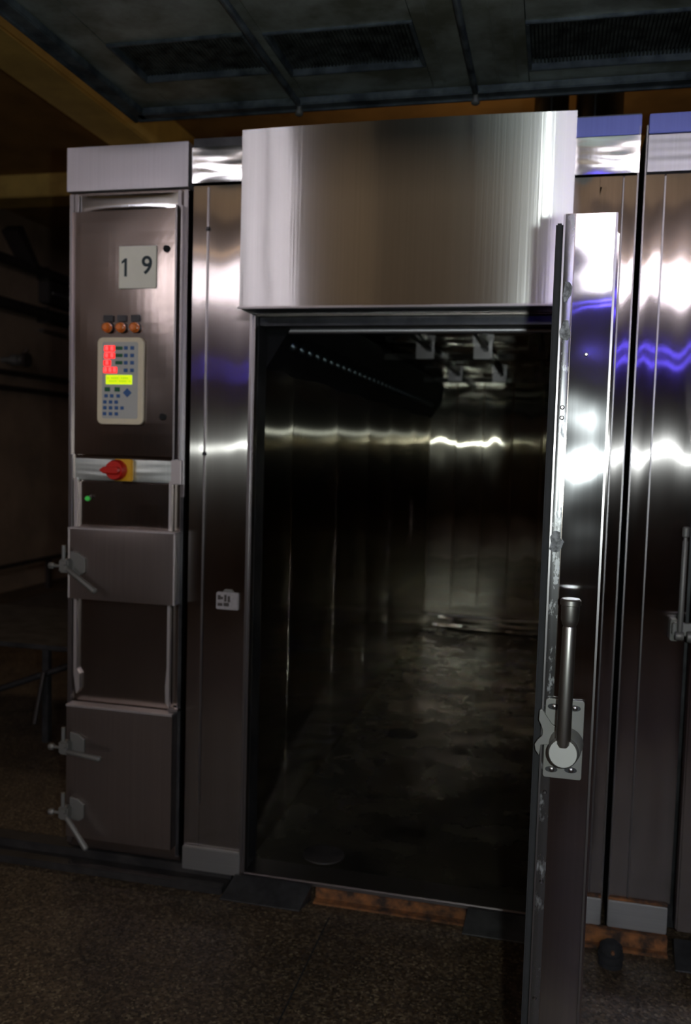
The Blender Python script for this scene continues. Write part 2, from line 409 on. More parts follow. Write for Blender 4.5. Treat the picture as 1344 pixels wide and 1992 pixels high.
# three orange lamps
lamp0 = None
for x in (-1.665, -1.609, -1.552):
    l_ = part('indicator_lamp', G().lathe((x, ky+0.002, 2.135), (x, ky-0.030, 2.135), ((0, 0.019), (0.35, 0.019), (0.36, 0.016), (0.85, 0.015), (1, 0.010)), 20), 'lamp_orange', cab, smooth=True, label='orange round indicator lamp')
    part('bezel', G().lathe((x, ky+0.001, 2.136), (x, ky-0.006, 2.136), ((0, 0.021), (1, 0.020)), 20), 'steel_dark', l_, smooth=True)
    part('shroud', G().box(x-0.019, x+0.019, ky-0.004, ky, 2.158, 2.182, 0.001), 'steel_dark', l_)
# keypad
px0, px1, pz0, pz1 = -1.703, -1.512, 1.770, 2.098
kp = part('keypad', G().prism(rrect(px0, px1, pz0, pz1, 0.022), ky-0.014, ky+0.001), 'plastic_cream', cab, bevel=0.003, label='cream plastic keypad with red and green displays')
kf = ky-0.0145
part('keypad_face', G().prism(rrect(px0+0.022, px1-0.022, pz0+0.022, pz1-0.018, 0.008), kf-0.0008, kf+0.0005), 'plastic_grey', kp, label='greyer membrane face')
def P(u, v):   # membrane coordinates: u, v across the keypad crop
    return px0 + (u-125)/(935-125)*(px1-px0), pz1 - (v-320)/(1880-320)*(pz1-pz0)
rows = [(250, 440, 470, 575, 2), (250, 440, 600, 700, 2), (240, 370, 730, 830, 1), (240, 480, 855, 960, 3)]
for u0, u1, v0, v1, nd in rows:
    (a, z1_), (b_, z0_) = P(u0, v0), P(u1, v1)
    dsp = part('red_display', G().box(a, b_, kf-0.003, kf, z0_, z1_, 0.001), 'led_red', kp, label='glowing red digit display')
    for k in range(nd):
        text_part('digit', '8', (z1_-z0_)*1.05, 'led_red_hot', (a + (b_-a)*(k+0.5)/nd, kf-0.0036, (z0_+z1_)/2), kp, 0.0004, 1.1)
(a, z1_), (b_, z0_) = P(285, 995), P(745, 1160)
lcd = part('text_display', G().box(a, b_, kf-0.003, kf, z0_, z1_, 0.001), 'lcd', kp, label='yellow-green text display')
for r_ in range(2):
    for k in range(12):
        xx = a + (b_-a)*(0.09+0.82*k/11); zz = z0_ + (z1_-z0_)*(0.33+0.34*r_)
        if (k*7+r_*3) % 5: part('character', G().box(xx-0.0026, xx+0.0026, kf-0.0036, kf-0.003, zz-0.0035, zz+0.0035), 'lcd_ink', kp)
def key(u, v, w_, h_, mat, nm='key', dia=False):
    x, z = P(u, v); sx = w_/810*(px1-px0)/2; sz = h_/1560*(pz1-pz0)/2
    if dia: gg = G().prism([(x-sx, z), (x, z-sz), (x+sx, z), (x, z+sz)], kf-0.003, kf)
    else: gg = G().box(x-sx, x+sx, kf-0.0028, kf, z-sz, z+sz, 0.0008)
    return part(nm, gg, mat, kp)
for v in (515, 645, 775): key(512, v, 125, 62, 'key_green', 'green_key')
for v in (512, 645, 775, 910):
    for u in (632, 742): key(u, v, 66, 66, 'key_blue')
for u in (312, 487): key(u, 1253, 95, 80, 'key_green', 'green_key')
key(665, 1310, 150, 165, 'key_blue', 'arrow_key', True)
for v, us in ((1370, (290, 390, 505)), (1480, (270, 372, 470)), (1585, (270, 372, 475, 575)), (1692, (265, 372, 475))):
    for u in us: key(u, v, 62, 62, 'key_blue')
# isolator strip with the red switch
part('switch_strip', G().pillow((-1.818, -0.006, 1.552), (0.405, 0, 0), (0, 0, 0.084), (0, -1, 0), 0.01, 0.004, wob=0.002), 'steel_strip', cab, smooth=True, label='bright steel strip behind the red switch')
part('corner_plate', G().box(-1.408, -1.366, -0.020, 0.004, 1.548, 1.642, 0.003), 'steel_lip', cab)
sw = part('switch_plate', G().box(-1.640, -1.562, -0.032, -0.014, 1.554, 1.638, 0.004), 'switch_yellow', cab, label='yellow plate of the rotary switch')
part('switch_dial', G().lathe((-1.622, -0.03, 1.596), (-1.622, -0.066, 1.596), ((0, 0.040), (0.5, 0.040), (1, 0.035)), 28), 'switch_red', sw, smooth=True, label='red rotary dial')
part('switch_grip', G().prism([(-1.672, 1.596), (-1.655, 1.583), (-1.600, 1.583), (-1.592, 1.590), (-1.592, 1.602), (-1.600, 1.609), (-1.655, 1.609)], -0.088, -0.064), 'switch_red', sw, bevel=0.003, label='red pointed grip')
# lower recessed panel and its bent lips
part('lower_panel', G().pillow((-1.806, 0.004, 0.66), (0.39, 0, 0), (0, 0, 0.885), (0, -1, 0), 0.01, 0.002, wob=0.003, seed=8), 'steel_cabinet', cab)
part('panel_lip', G().prism([(-1.818, 1.56), (-1.806, 1.56), (-1.806, 0.80), (-1.792, 0.78), (-1.792, 0.72), (-1.806, 0.70), (-1.818, 0.78)], -0.012, 0.004), 'steel_lip', cab, label='bent bright left lip')
part('panel_lip', G().prism([(-1.418, 1.56), (-1.407, 1.56), (-1.407, 0.68), (-1.422, 0.70), (-1.424, 0.76), (-1.418, 0.84)], -0.012, 0.004), 'steel_lip', cab, label='bent bright right lip')
gl = part('green_light', G().lathe((-1.768, 0.002, 1.479), (-1.768, -0.010, 1.479), ((0, 0.010), (0.6, 0.009), (1, 0.005)), 14), 'led_green', cab, smooth=True, label='small green pilot light')
part('pilot_cap', G().lathe((-1.750, 0.002, 1.488), (-1.750, -0.006, 1.488), ((0, 0.008), (1, 0.006)), 14), 'steel_edge', cab, smooth=True)
# two covers
mc = part('middle_cover', G().pillow((-1.818, -0.05, 1.089), (0.444, 0, 0), (0, 0, 0.276), (0, -1, 0), 0.05, 0.003, seed=2), 'steel_cover', cab, label='shallow rectangular cover box with one clamp')
gm_ = G(); gm_.box(-1.820, -1.816, -0.054, -0.005, 1.089, 1.367, 0.001); gm_.box(-1.378, -1.371, -0.056, -0.005, 1.089, 1.367, 0.001)
gm_.box(-1.820, -1.371, -0.056, -0.005, 1.362, 1.368, 0.001)
part('cover_rim', gm_, 'steel_lip', mc)
lc = part('lower_cover', G().pillow((-1.825, -0.05, 0.130), (0.449, 0, 0), (0, 0, 0.532), (0, -1, 0), 0.05, 0.003, seed=5), 'steel_cover', cab, label='larger bottom cover box with two clamps')
gm_ = G(); gm_.box(-1.825, -1.374, -0.056, -0.005, 0.659, 0.668, 0.001)
part('cover_rim', gm_, 'steel_lip', lc)
part('cover_shadow_gap', G().box(-1.374, -1.362, -0.004, 0.02, 0.09, 1.50), 'steel_dark', cab)  # dark strip: shade of the recess beside the covers, put into its colour
part('flange_tab', G().box(-1.405, -1.362, -0.03, 0.0, 0.672, 0.680, 0.001), 'steel_edge', cab)
# clamps
def clamp(x, z, ang, label):
    y0 = -0.054
    pl = part('clamp', G().prism([(x-0.022, z+0.052), (x+0.012, z+0.046), (x+0.040, z+0.026), (x+0.038, z-0.030), (x+0.018, z-0.042), (x-0.022, z-0.036)], y0-0.010, y0+0.001), 'steel_cast', cab, bevel=0.002, label=label)
    g1 = G().box(x-0.052, x-0.012, y0-0.045, y0-0.004, z-0.030, z+0.022, 0.006)
    part('clamp_block', g1, 'steel_cast', pl)
    part('clamp_pin', G().cyl((x-0.038, y0-0.03, z-0.02), (x-0.038, y0-0.03, z+0.075), 0.008, 14), 'steel_cast', pl, smooth=True)
    gk = G().cyl((x-0.052, y0-0.032, z-0.006), (x-0.085, y0-0.032, z-0.006), 0.006, 12)
    gk.lathe((x-0.076, y0-0.032, z-0.006), (x-0.100, y0-0.032, z-0.006), ((0, 0.009), (0.2, 0.013), (0.8, 0.013), (1, 0.009)), 6)
    part('clamp_nut', G().lathe((x-0.018, y0-0.046, z-0.010), (x-0.018, y0-0.054, z-0.010), ((0, 0.014), (1, 0.012)), 6), 'steel_cast', pl)
    part('clamp_bolt', gk, 'steel_cast', pl, smooth=True)
    c_, s_ = math.cos(ang), math.sin(ang)
    a = Vector((x-0.012, y0-0.050, z-0.012)); b2 = a + Vector((0.150*c_, -0.006, 0.150*s_))
    part('clamp_lever', G().lathe(a, b2, ((0, 0.006), (0.04, 0.010), (0.6, 0.010), (0.96, 0.012), (1, 0.007)), 14), 'steel_cast', pl, smooth=True)
clamp(-1.782, 1.225, math.radians(-33), 'toggle clamp with lever pointing down right')
clamp(-1.780, 0.508, math.radians(-5), 'toggle clamp with level lever')
clamp(-1.780, 0.245, math.radians(-52), 'toggle clamp with steeply lowered lever')
# feet
for x in (-1.83, -1.40):
    part('foot', G().lathe((x, 0.16, 0.0), (x, 0.16, 0.059), ((0, 0.03), (0.2, 0.03), (0.25, 0.012), (1, 0.012)), 14), 'steel_cast', cab, smooth=True)

# ------------------------------------------------------------------ the oven with the open door
oven = thing('walk_in_oven', 'walk-in stainless steel oven standing open, between the control cabinet and the next oven', 'oven', (-0.5, 0.0, 0.0))
DZ0, DZ1, DB = 0.062, 2.30, 4.9
XL, XR = -1.10, 0.14
pL = part('front_panel', G().pillow((-1.340, 0.0, 0.06), (0.060, 0, 0), (0, 0, 2.598), (0, -1, 0), 0.04, 0.0015, 4, 40, wob=0.002, seed=1), 'steel_panel', oven, smooth=True)
part('front_panel', G().pillow((-1.279, 0.0, 0.06), (0.178, 0, 0), (0, 0, 2.598), (0, -1, 0), 0.04, 0.003, 8, 40, wob=0.003, seed=2), 'steel_panel', oven, smooth=True)
part('seam_bead', G().box(-1.283, -1.276, -0.008, 0.0, 0.31, 2.652, 0.002), 'steel_edge', oven)
for z in (2.50, 1.668):
    part('rivet', G().lathe((-1.279, -0.005, z), (-1.279, -0.011, z), ((0, 0.009), (1, 0.005)), 12), 'steel_dark', oven, smooth=True)
part('frieze_panel', G().pillow((-1.343, -0.006, 2.668), (0.245, 0, 0), (0, -0.0075, 0.125), (0, -1, -0.06), 0.04, 0.002, wob=0.001), 'steel_glossy', oven, smooth=True)
part('top_rim', G().box(-1.343, 0.238, 0.0, 0.04, 2.796, 2.830, 0.002), 'steel_dark', oven)
part('kick_plate', G().box(-1.340, -1.104, -0.018, 0.0, 0.048, 0.140, 0.003), 'steel_kick', oven, label='pale brushed left kick plate')
part('door_jamb', G().box(-1.105, -1.084, -0.022, 0.03, 0.052, 2.205, 0.008), 'steel_edge', oven, label='bright rounded left door jamb')
part('jamb_lining', G().box(-1.098, -1.086, 0.03, 0.13, 0.06, 2.17, 0.002), 'steel_dark', oven)
part('door_header', G().box(-1.10, 0.16, 0.0, 0.05, 2.180, 2.60, 0.003), 'steel_panel', oven)
part('header_lip', G().box(-1.085, 0.11, 0.03, 0.12, 2.150, 2.182, 0.004), 'steel_dark', oven)
part('header_bar', G().lathe((-1.06, 0.16, 2.148), (0.10, 0.16, 2.148), ((0, 0.012), (1, 0.012)), 16), 'steel_matte', oven, smooth=True, label='bright round bar across the chamber mouth')
part('sill', G().box(-1.12, 0.20, -0.012, 0.12, 0.048, 0.066, 0.004), 'steel_edge', oven, label='steel threshold with worn bright lip')
part('roof', G().box(-1.34, 0.23, 0.04, 5.0, 2.68, 2.79, 0.004), 'steel_dark', oven)
# right hand front beside the door
part('front_panel', G().pillow((0.115, 0.0, 0.165), (0.072, 0, 0), (0, 0, 2.465), (0, -1, 0), 0.04, 0.002, 5, 40, wob=0.003, seed=5), 'steel_panel_right', oven, smooth=True)
part('front_panel', G().pillow((0.193, 0.0, 0.165), (0.043, 0, 0), (0, 0, 2.465), (0, -1, 0), 0.04, 0.002, 4, 40, wob=0.003, seed=6), 'steel_panel_right', oven, smooth=True)
part('front_panel', G().pillow((0.030, 0.0, 2.21), (0.084, 0, 0), (0, 0, 0.42), (0, -1, 0), 0.04, 0.002, 5, 10, wob=0.003, seed=7), 'steel_panel_right', oven, smooth=True)
part('seam_bead', G().box(0.1885, 0.1915, -0.008, 0.0, 0.17, 2.625, 0.002), 'steel_edge', oven)
part('side_edge', G().box(0.232, 0.236, -0.006, 0.04, 0.06, 2.79, 0.003), 'steel_edge', oven)
part('frieze_panel', G().pillow((0.030, -0.006, 2.638), (0.206, 0, 0), (0, -0.0071, 0.118), (0, -1, -0.06), 0.04, 0.002, wob=0.001), 'steel_glossy', oven, smooth=True)
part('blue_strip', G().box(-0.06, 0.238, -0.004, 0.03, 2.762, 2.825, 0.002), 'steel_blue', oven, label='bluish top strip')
part('kick_plate', G().box(0.10, 0.232, -0.016, 0.0, 0.062, 0.158, 0.003), 'steel_kick', oven, label='right kick plate')
part('rust_line', G().box(0.10, 0.232, -0.010, 0.0, 0.158, 0.166), 'rust', oven, label='rusty line above the kick plate')
# label device on the left panel
lb = part('label_tag', G().box(-1.219, -1.130, -0.014, 0.0, 1.081, 1.147, 0.003), 'label_white', oven, label='small pale label with dark marks')
for x0, x1, z0, z1 in ((-1.212, -1.200, 1.118, 1.136), (-1.200, -1.190, 1.120, 1.130), (-1.186, -1.176, 1.112, 1.138), (-1.212, -1.192, 1.094, 1.106), (-1.188, -1.166, 1.094, 1.108), (-1.172, -1.162, 1.110, 1.134)):
    part('label_mark', G().box(x0, x1, -0.0155, -0.0135, z0, z1, 0.001), 'label_ink', lb)
part('label_clip', G().prism([(-1.196, 1.146), (-1.150, 1.146), (-1.160, 1.158), (-1.186, 1.158)], -0.010, 0.0), 'steel_cast', lb)
# chamber inside
ys = [0.13, 0.553, 1.365, 2.169, 2.942, 3.94, DB]
for i, (a, b_) in enumerate(zip(ys, ys[1:])):
    part('wall_sheet', G().pillow((XL, b_-0.003, DZ0), (0, a-b_+0.006, 0), (0, 0, DZ1-DZ0), (1, 0, 0), 0.03, 0.020, 20, 30, wob=0.0, seed=i+1), 'steel_chamber', oven, smooth=True)
    part('wall_sheet', G().pillow((XR, a+0.003, DZ0), (0, b_-a-0.006, 0), (0, 0, DZ1-DZ0), (-1, 0, 0), 0.03, 0.007, 16, 26, wob=0.004, seed=i+11), 'steel_chamber', oven, smooth=True)
xs_ = [XL, -0.86, -0.62, -0.36, -0.10, XR]
for i, (a, b_) in enumerate(zip(xs_, xs_[1:])):
    part('back_sheet', G().pillow((a+0.003, DB, 0.21), (b_-a-0.006, 0, 0), (0, -0.026, DZ1-0.21), (0, -1, 0), 0.03, 0.003, 12, 26, wob=0.002, seed=i+21), 'steel_chamber_back', oven, smooth=True)
part('back_skirt', G().pillow((XL, DB-0.03, DZ0), (XR-XL, 0, 0), (0, 0, 0.13), (0, -1, 0.12), 0.05, 0.006, 20, 12, wob=0.015, seed=31), 'steel_chamber_back', oven, smooth=True, label='bent skirting sheet at the back wall')
part('back_ledge', G().box(XL+0.03, XR-0.01, DB-0.05, DB-0.001, 0.194, 0.208, 0.004), 'steel_edge', oven)
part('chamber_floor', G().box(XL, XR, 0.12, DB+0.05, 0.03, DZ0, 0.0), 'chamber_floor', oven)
for x, y in ((-0.83, 0.225), (-0.775, 1.82)):
    part('drain', G().lathe((x, y, DZ0), (x, y, DZ0+0.004), ((0, 0.085), (0.9, 0.082), (0.95, 0.066), (1, 0.064)), 28), 'channel_black', oven, smooth=True, label='round floor drain')
part('ceiling_back', G().box(XL, XR, 0.12, DB+0.05, DZ1+0.012, DZ1+0.05), 'steel_dark', oven)
railys = (0.20, 1.95, 3.55)
for i, y in enumerate(railys[1:]):
    part('ceiling_rail', G().box(-0.98, XR-0.03, y, y+0.05, 2.225, 2.262, 0.004), 'steel_chamber_top', oven, label='cross rail under the chamber ceiling')
ry = [0.2, 1.0, 1.95, 2.75, 3.55, DB]
for j, (a, b_) in enumerate(zip(ry, ry[1:])):
    for i, (c_, d_) in enumerate(zip((-0.98, -0.70, -0.38, -0.08), (-0.72, -0.40, -0.10, XR))):
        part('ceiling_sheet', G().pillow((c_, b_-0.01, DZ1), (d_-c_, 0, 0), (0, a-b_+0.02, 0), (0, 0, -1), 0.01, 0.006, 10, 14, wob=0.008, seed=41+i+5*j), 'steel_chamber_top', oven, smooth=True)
for x in (-0.71, -0.39, -0.09):
    part('ceiling_seam', G().box(x-0.012, x+0.012, 0.2, DB, DZ1-0.03, DZ1-0.004, 0.002), 'steel_dark', oven)
for y in railys[1:]:
    for x in (-0.74, -0.41, -0.105):
        part('rail_bracket', G().box(x-0.052, x+0.052, y-0.006, y-0.001, 2.232, 2.335 if y < 3 else 2.33, 0.002), 'steel_edge', oven)
# side air duct with a row of nozzles
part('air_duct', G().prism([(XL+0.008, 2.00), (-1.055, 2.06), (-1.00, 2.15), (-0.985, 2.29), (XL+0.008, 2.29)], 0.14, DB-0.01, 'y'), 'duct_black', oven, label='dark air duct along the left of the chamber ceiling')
nz0 = None
for k in range(34):
    y = 0.28 + 0.125*k
    loc = (-1.03, y, 2.105)
    if nz0 is None:
        nz0 = part('nozzle', G().lathe((-1.033, y, 2.108), (-1.012, y, 2.090), ((0, 0.022), (0.7, 0.020), (1, 0.013)), 12), 'nozzle', oven, smooth=True)
        l0 = WL[nz0.name].copy()
    else: share(nz0, l0 + Vector((0, 0.125*k, 0)), oven)
part('bumper_rail', G().box(XR-0.05, XR-0.012, 0.3, 4.6, 0.44, 0.50, 0.006), 'bumper_blue', oven, label='blue bumper rail along the right chamber wall')

# door
dx0, dx1, dy = 0.002, 0.098, -1.35
door = part('door', G().box(dx0, dx1-0.002, dy, -0.04, 0.11, 2.160, 0.004), 'steel_cabinet', oven, label='thick insulated door swung fully open, seen on its narrow edge')
part('edge_plate', G().pillow((0.024, dy-0.001, 0.112), (0.0725, 0, 0), (0, 0, 2.046), (0, -1, 0), 0.003, 0.003, 8, 60, wob=0.001, seed=12), 'steel_door', door, smooth=True, label='polished dented edge sheet')
part('edge_strip', G().pillow((0.0045, dy-0.001, 0.112), (0.018, 0, 0), (0, 0, 2.046), (0, -1, 0), 0.003, 0.001, 4, 60, wob=0.0018, seed=9), 'steel_scratched', door, smooth=True, label='narrow scratched edge strip')
part('corner_bead', G().box(0.0965, 0.1005, dy-0.004, dy+0.02, 0.112, 2.158, 0.001), 'steel_edge', door)
part('corner_bead', G().box(0.001, 0.0045, dy-0.003, dy+0.01, 0.112, 2.158, 0.001), 'steel_edge', door)
part('door_gasket', G().box(-0.013, 0.001, dy+0.012, -0.06, 0.125, 2.145, 0.003), 'rubber', door, label='black rubber gasket')
part('outer_skin', G().box(0.1005, 0.109, -1.28, -0.05, 0.13, 2.14, 0.003), 'steel_panel_right', door)
random.seed(11)
for z, r_ in ((2.012, 0.012), (1.937, 0.013), (1.53, 0.016)):
    P_ = [(0.0135 + r_*0.72*math.cos(a)*(1+0.25*random.uniform(-1, 1)), z + r_*1.5*math.sin(a)*(1+0.25*random.uniform(-1, 1))) for a in [i*PI/6 for i in range(12)]]
    part('weld_scuff', G().prism(P_, dy-0.0075, dy-0.002), 'scuff', door)
for x, z in ((0.054, 1.893), (0.014, 1.792), (0.014, 1.772), (0.014, 1.03), (0.015, 0.845), (0.012, 0.60)):
    part('rivet', G().lathe((x, dy-0.002, z), (x, dy-0.007, z), ((0, 0.0045), (1, 0.0025)), 12), 'steel_edge', door, smooth=True)
# latch on the door edge
ly = dy - 0.006
plt_ = part('latch_plate', G().prism(rrect(0.008, 0.082, 1.064, 1.222, 0.005, 3), ly-0.006, ly+0.002), 'steel_cast', door, bevel=0.001, label='rectangular latch plate')
hook = [(-0.003, 1.2), (0.002, 1.202), (0.011, 1.188), (0.022, 1.173), (0.037, 1.165), (0.038, 1.135), (0.02, 1.13), (0.011, 1.132), (0.002, 1.13), (0.0, 1.113), (-0.001, 1.109), (-0.008, 1.119), (-0.01, 1.13), (-0.005, 1.139), (0.004, 1.149), (0.004, 1.16), (0.001, 1.17), (-0.004, 1.18)]
part('latch_hook', G().prism(hook, ly-0.014, ly-0.007), 'steel_cast', door, bevel=0.001, label='claw shaped latch hook')
part('latch_hub', G().lathe((0.050, ly-0.007, 1.138), (0.047, ly-0.040, 1.132), ((0, 0.033), (0.9, 0.030), (1, 0.028)), 36), 'steel_cast', door, smooth=True)
part('latch_knob', G().lathe((0.045, ly-0.040, 1.130), (0.043, ly-0.082, 1.140), ((0, 0.029), (0.05, 0.0295), (0.9, 0.0275), (1, 0.0255)), 40), 'steel_cast', door, smooth=True, label='round latch knob')
part('door_handle', G().lathe((0.043, ly-0.070, 1.150), (0.045, ly-0.070, 1.433),
     ((0, 0.0115), (0.02, 0.0138), (0.80, 0.0128), (0.815, 0.0115), (0.83, 0.0138), (0.86, 0.0165), (0.955, 0.0168), (0.96, 0.019), (0.99, 0.019), (1, 0.0165)), 32), 'steel_handle', door, smooth=True, label='upright round handle with collared tip')
for x, z in ((0.024, 1.207), (0.063, 1.207), (0.024, 1.081), (0.061, 1.083)):
    part('screw_slot', G().prism([(x+0.0105*math.cos(a)*1.15, z+0.006*math.sin(a)) for a in [i*PI/8 for i in range(16)]], ly-0.0068, ly-0.004), 'steel_dark', door)
    part('screw', G().lathe((x+0.001, ly-0.005, z), (x+0.001, ly-0.0095, z), ((0, 0.0055), (0.6, 0.005), (1, 0.0025)), 14), 'steel_edge', door, smooth=True)
for z in (0.5, 1.75):
    part('hinge', G().cyl((0.125, -0.045, z-0.08), (0.125, -0.045, z+0.08), 0.014, 16).box(0.108, 0.14, -0.05, -0.002, z-0.07, z+0.07, 0.002), 'steel_cast', door, smooth=True)

# ------------------------------------------------------------------ hood
hood = thing('extraction_hood', 'big brushed steel hood box above the open oven mouth', 'hood', (-0.54, -0.06, 2.19))
bm = bmesh.new()
NU, NV = 48, 16
def hy(u, v):   # faintly bowed front sheet
    return -0.107 - 0.0155*(1-(2*u-1)**2) + 0.0008*noise.noise(Vector((u*3, v*2.2, 0)))
x0, x1, z0, z1 = -1.113, 0.030, 2.195, 2.811
gr = [[bm.verts.new((x0+(x1-x0)*i/NU, hy(i/NU, j/NV), z0+(z1-z0)*j/NV)) for i in range(NU+1)] for j in range(NV+1)]
for j in range(NV):
    for i in range(NU): bm.faces.new((gr[j][i], gr[j][i+1], gr[j+1][i+1], gr[j+1][i]))
per = gr[0][:] + [gr[j][NU] for j in range(1, NV+1)] + gr[NV][-2::-1] + [gr[j][0] for j in range(NV-1, 0, -1)]
back = [bm.verts.new((p.co.x, -0.004, p.co.z)) for p in per]
for i in range(len(per)): bm.faces.new((per[(i+1) % len(per)], per[i], back[i], back[(i+1) % len(per)]))
bm.faces.new(back)
part('hood_shell', bm, 'steel_hood', hood, smooth=True)
gg = G().box(x0-0.001, x1+0.001, -0.124, -0.110, 2.188, 2.196, 0.002)
part('bottom_hem', gg, 'steel_edge', hood)
part('hood_underside', G().box(x0+0.01, x1-0.01, -0.108, -0.004, 2.186, 2.194), 'steel_dark', hood)

# ------------------------------------------------------------------ neighbouring oven
nb = thing('walk_in_oven', 'closed stainless steel oven at the right edge, only its left side in view', 'oven', (1.0, 0.0, 0.0))
part('front_panel', G().pillow((0.256, 0.0, 0.165), (0.062, 0, 0), (0, 0, 2.465), (0, -1, 0), 0.04, 0.002, 5, 40, wob=0.003, seed=15), 'steel_panel_right', nb, smooth=True)
part('front_panel', G().pillow((0.324, 0.0, 0.165), (0.136, 0, 0), (0, 0, 2.465), (0, -1, 0), 0.04, 0.003, 8, 40, wob=0.005, seed=16), 'steel_panel_right', nb, smooth=True)
part('front_panel', G().box(0.462, 1.9, 0.004, 0.04, 2.2, 2.63, 0.002), 'steel_panel_right', nb)
part('seam_bead', G().box(0.319, 0.323, -0.008, 0.0, 0.17, 2.625, 0.002), 'steel_edge', nb)
part('side_edge', G().box(0.255, 0.259, -0.006, 0.04, 0.06, 2.79, 0.003), 'steel_edge', nb)
part('frieze_panel', G().pillow((0.262, -0.006, 2.638), (1.6, 0, 0), (0, 0, 0.118), (0, -1, 0.0), 0.04, 0.002, wob=0.003), 'steel_matte', nb, smooth=True)
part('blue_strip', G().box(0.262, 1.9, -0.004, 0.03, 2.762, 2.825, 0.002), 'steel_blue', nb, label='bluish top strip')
part('kick_plate', G().box(0.256, 0.452, -0.016, 0.0, 0.062, 0.158, 0.003), 'steel_kick', nb)
part('rust_line', G().box(0.256, 0.452, -0.010, 0.0, 0.158, 0.166), 'rust', nb)
part('body', G().box(0.258, 1.9, 0.04, 4.9, 0.06, 2.79, 0.004), 'steel_dark', nb)
nd = part('door', G().box(0.470, 1.75, -0.085, -0.006, 0.115, 2.16, 0.006), 'steel_panel_right', nb, label='closed door')
part('latch_plate', G().box(0.405, 0.430, -0.060, -0.002, 1.095, 1.165, 0.003).box(0.405, 0.54, -0.115, -0.0865, 1.125, 1.165, 0.003), 'steel_cast', nd)
part('latch_knob', G().lathe((0.410, -0.135, 1.128), (0.436, -0.135, 1.128), ((0, 0.013), (0.1, 0.015), (0.9, 0.015), (1, 0.013)), 20), 'steel_cast', nd, smooth=True)
part('latch_knob', G().lathe((0.446, -0.135, 1.127), (0.520, -0.135, 1.127), ((0, 0.017), (0.1, 0.019), (0.9, 0.019), (1, 0.017)), 20), 'steel_cast', nd, smooth=True)
part('door_handle', G().lathe((0.424, -0.135, 1.142), (0.426, -0.135, 1.482), ((0, 0.007), (0.02, 0.009), (0.86, 0.0085), (0.87, 0.006), (0.90, 0.006), (0.91, 0.011), (0.99, 0.011), (1, 0.008)), 20), 'steel_cast', nd, smooth=True, label='slim upright handle')

# ------------------------------------------------------------------ plinth, rust, ramps
tag(part('base_channel', G().box(-2.6, -1.150, -0.085, -0.045, 0.0, 0.030, 0.003).box(-2.6, -1.150, -0.047, 0.022, 0.0, 0.014, 0.002).box(-2.6, -1.150, 0.02, 0.10, 0.0, 0.047, 0.002), 'channel_black'),
    'blackened steel base channel on the floor under the control cabinet', 'beam')
tag(part('base_channel', G().box(-0.80, -0.235, -0.010, 0.06, 0.002, 0.046, 0.002).box(-0.80, -0.235, -0.045, -0.01, 0.0, 0.008, 0.001), 'rust'),
    'short rusty orange channel under the oven sill between the two ramps', 'beam')
tag(part('base_channel', G().box(0.112, 0.455, -0.035, -0.001, 0.006, 0.058, 0.003).box(0.112, 0.455, -0.06, -0.03, 0.0, 0.012, 0.002), 'rust'),
    'rusty channel under the kick plates right of the open door', 'beam')
def ramp_obj(xa, xb, xc, xd, yf, label):
    bm = bmesh.new()
    top = [(xa, -0.023, 0.060), (xb, -0.023, 0.060), (xd, yf, 0.004), (xc, yf, 0.004)]
    A = [bm.verts.new(p) for p in top]; B = [bm.verts.new((p[0], p[1], 0.0)) for p in top]
    bm.faces.new(A); bm.faces.new(B[::-1])
    for i in range(4): bm.faces.new((A[i], B[i], B[(i+1) % 4], A[(i+1) % 4]))
    return tag(part('ramp', bm, 'steel_dark', bevel=0.002), label, 'ramp')
ramp_obj(-1.118, -0.812, -1.145, -0.835, -0.115, 'dark steel ramp plate at the left end of the oven sill')
ramp_obj(-0.228, 0.108, -0.240, 0.108, -0.10, 'dark steel ramp plate at the right end of the sill beside the open door')
ramp_obj(0.475, 0.9, 0.470, 0.9, -0.125, 'dark steel ramp plate in front of the closed oven at the right edge')
bu = thing('rubber_buffer', 'black ribbed round rubber buffer on the floor right of the open door', 'buffer', (0.262, -0.14, 0.0))
part('buffer_body', G().lathe((0.262, -0.14, 0.0), (0.262, -0.14, 0.078), ((0, 0.040), (0.16, 0.040), (0.2, 0.034), (0.28, 0.034), (0.32, 0.042), (0.5, 0.042), (0.54, 0.034), (0.6, 0.034), (0.64, 0.039), (0.85, 0.036), (1, 0.022)), 28), 'rubber', bu, smooth=True)
part('buffer_bolt', G().lathe((0.265, -0.176, 0.060), (0.265, -0.186, 0.062), ((0, 0.008), (1, 0.006)), 6), 'rust', bu, label='small rusty bolt head')

# ------------------------------------------------------------------ overhead extraction canopy
cz = 3.05
can = thing('extraction_canopy', 'large dark sheet-metal extraction canopy hanging overhead with three filters', 'canopy', (0.0, -0.5, cz))
FW = [(-1.54, -1.045, -0.30, 0.005), (-0.985, -0.49, -0.29, 0.04), (-0.142, 0.46, -0.22, 0.135)]
cx0, cx1, cy0, cy1 = -1.715, 1.6, -1.3, 0.28
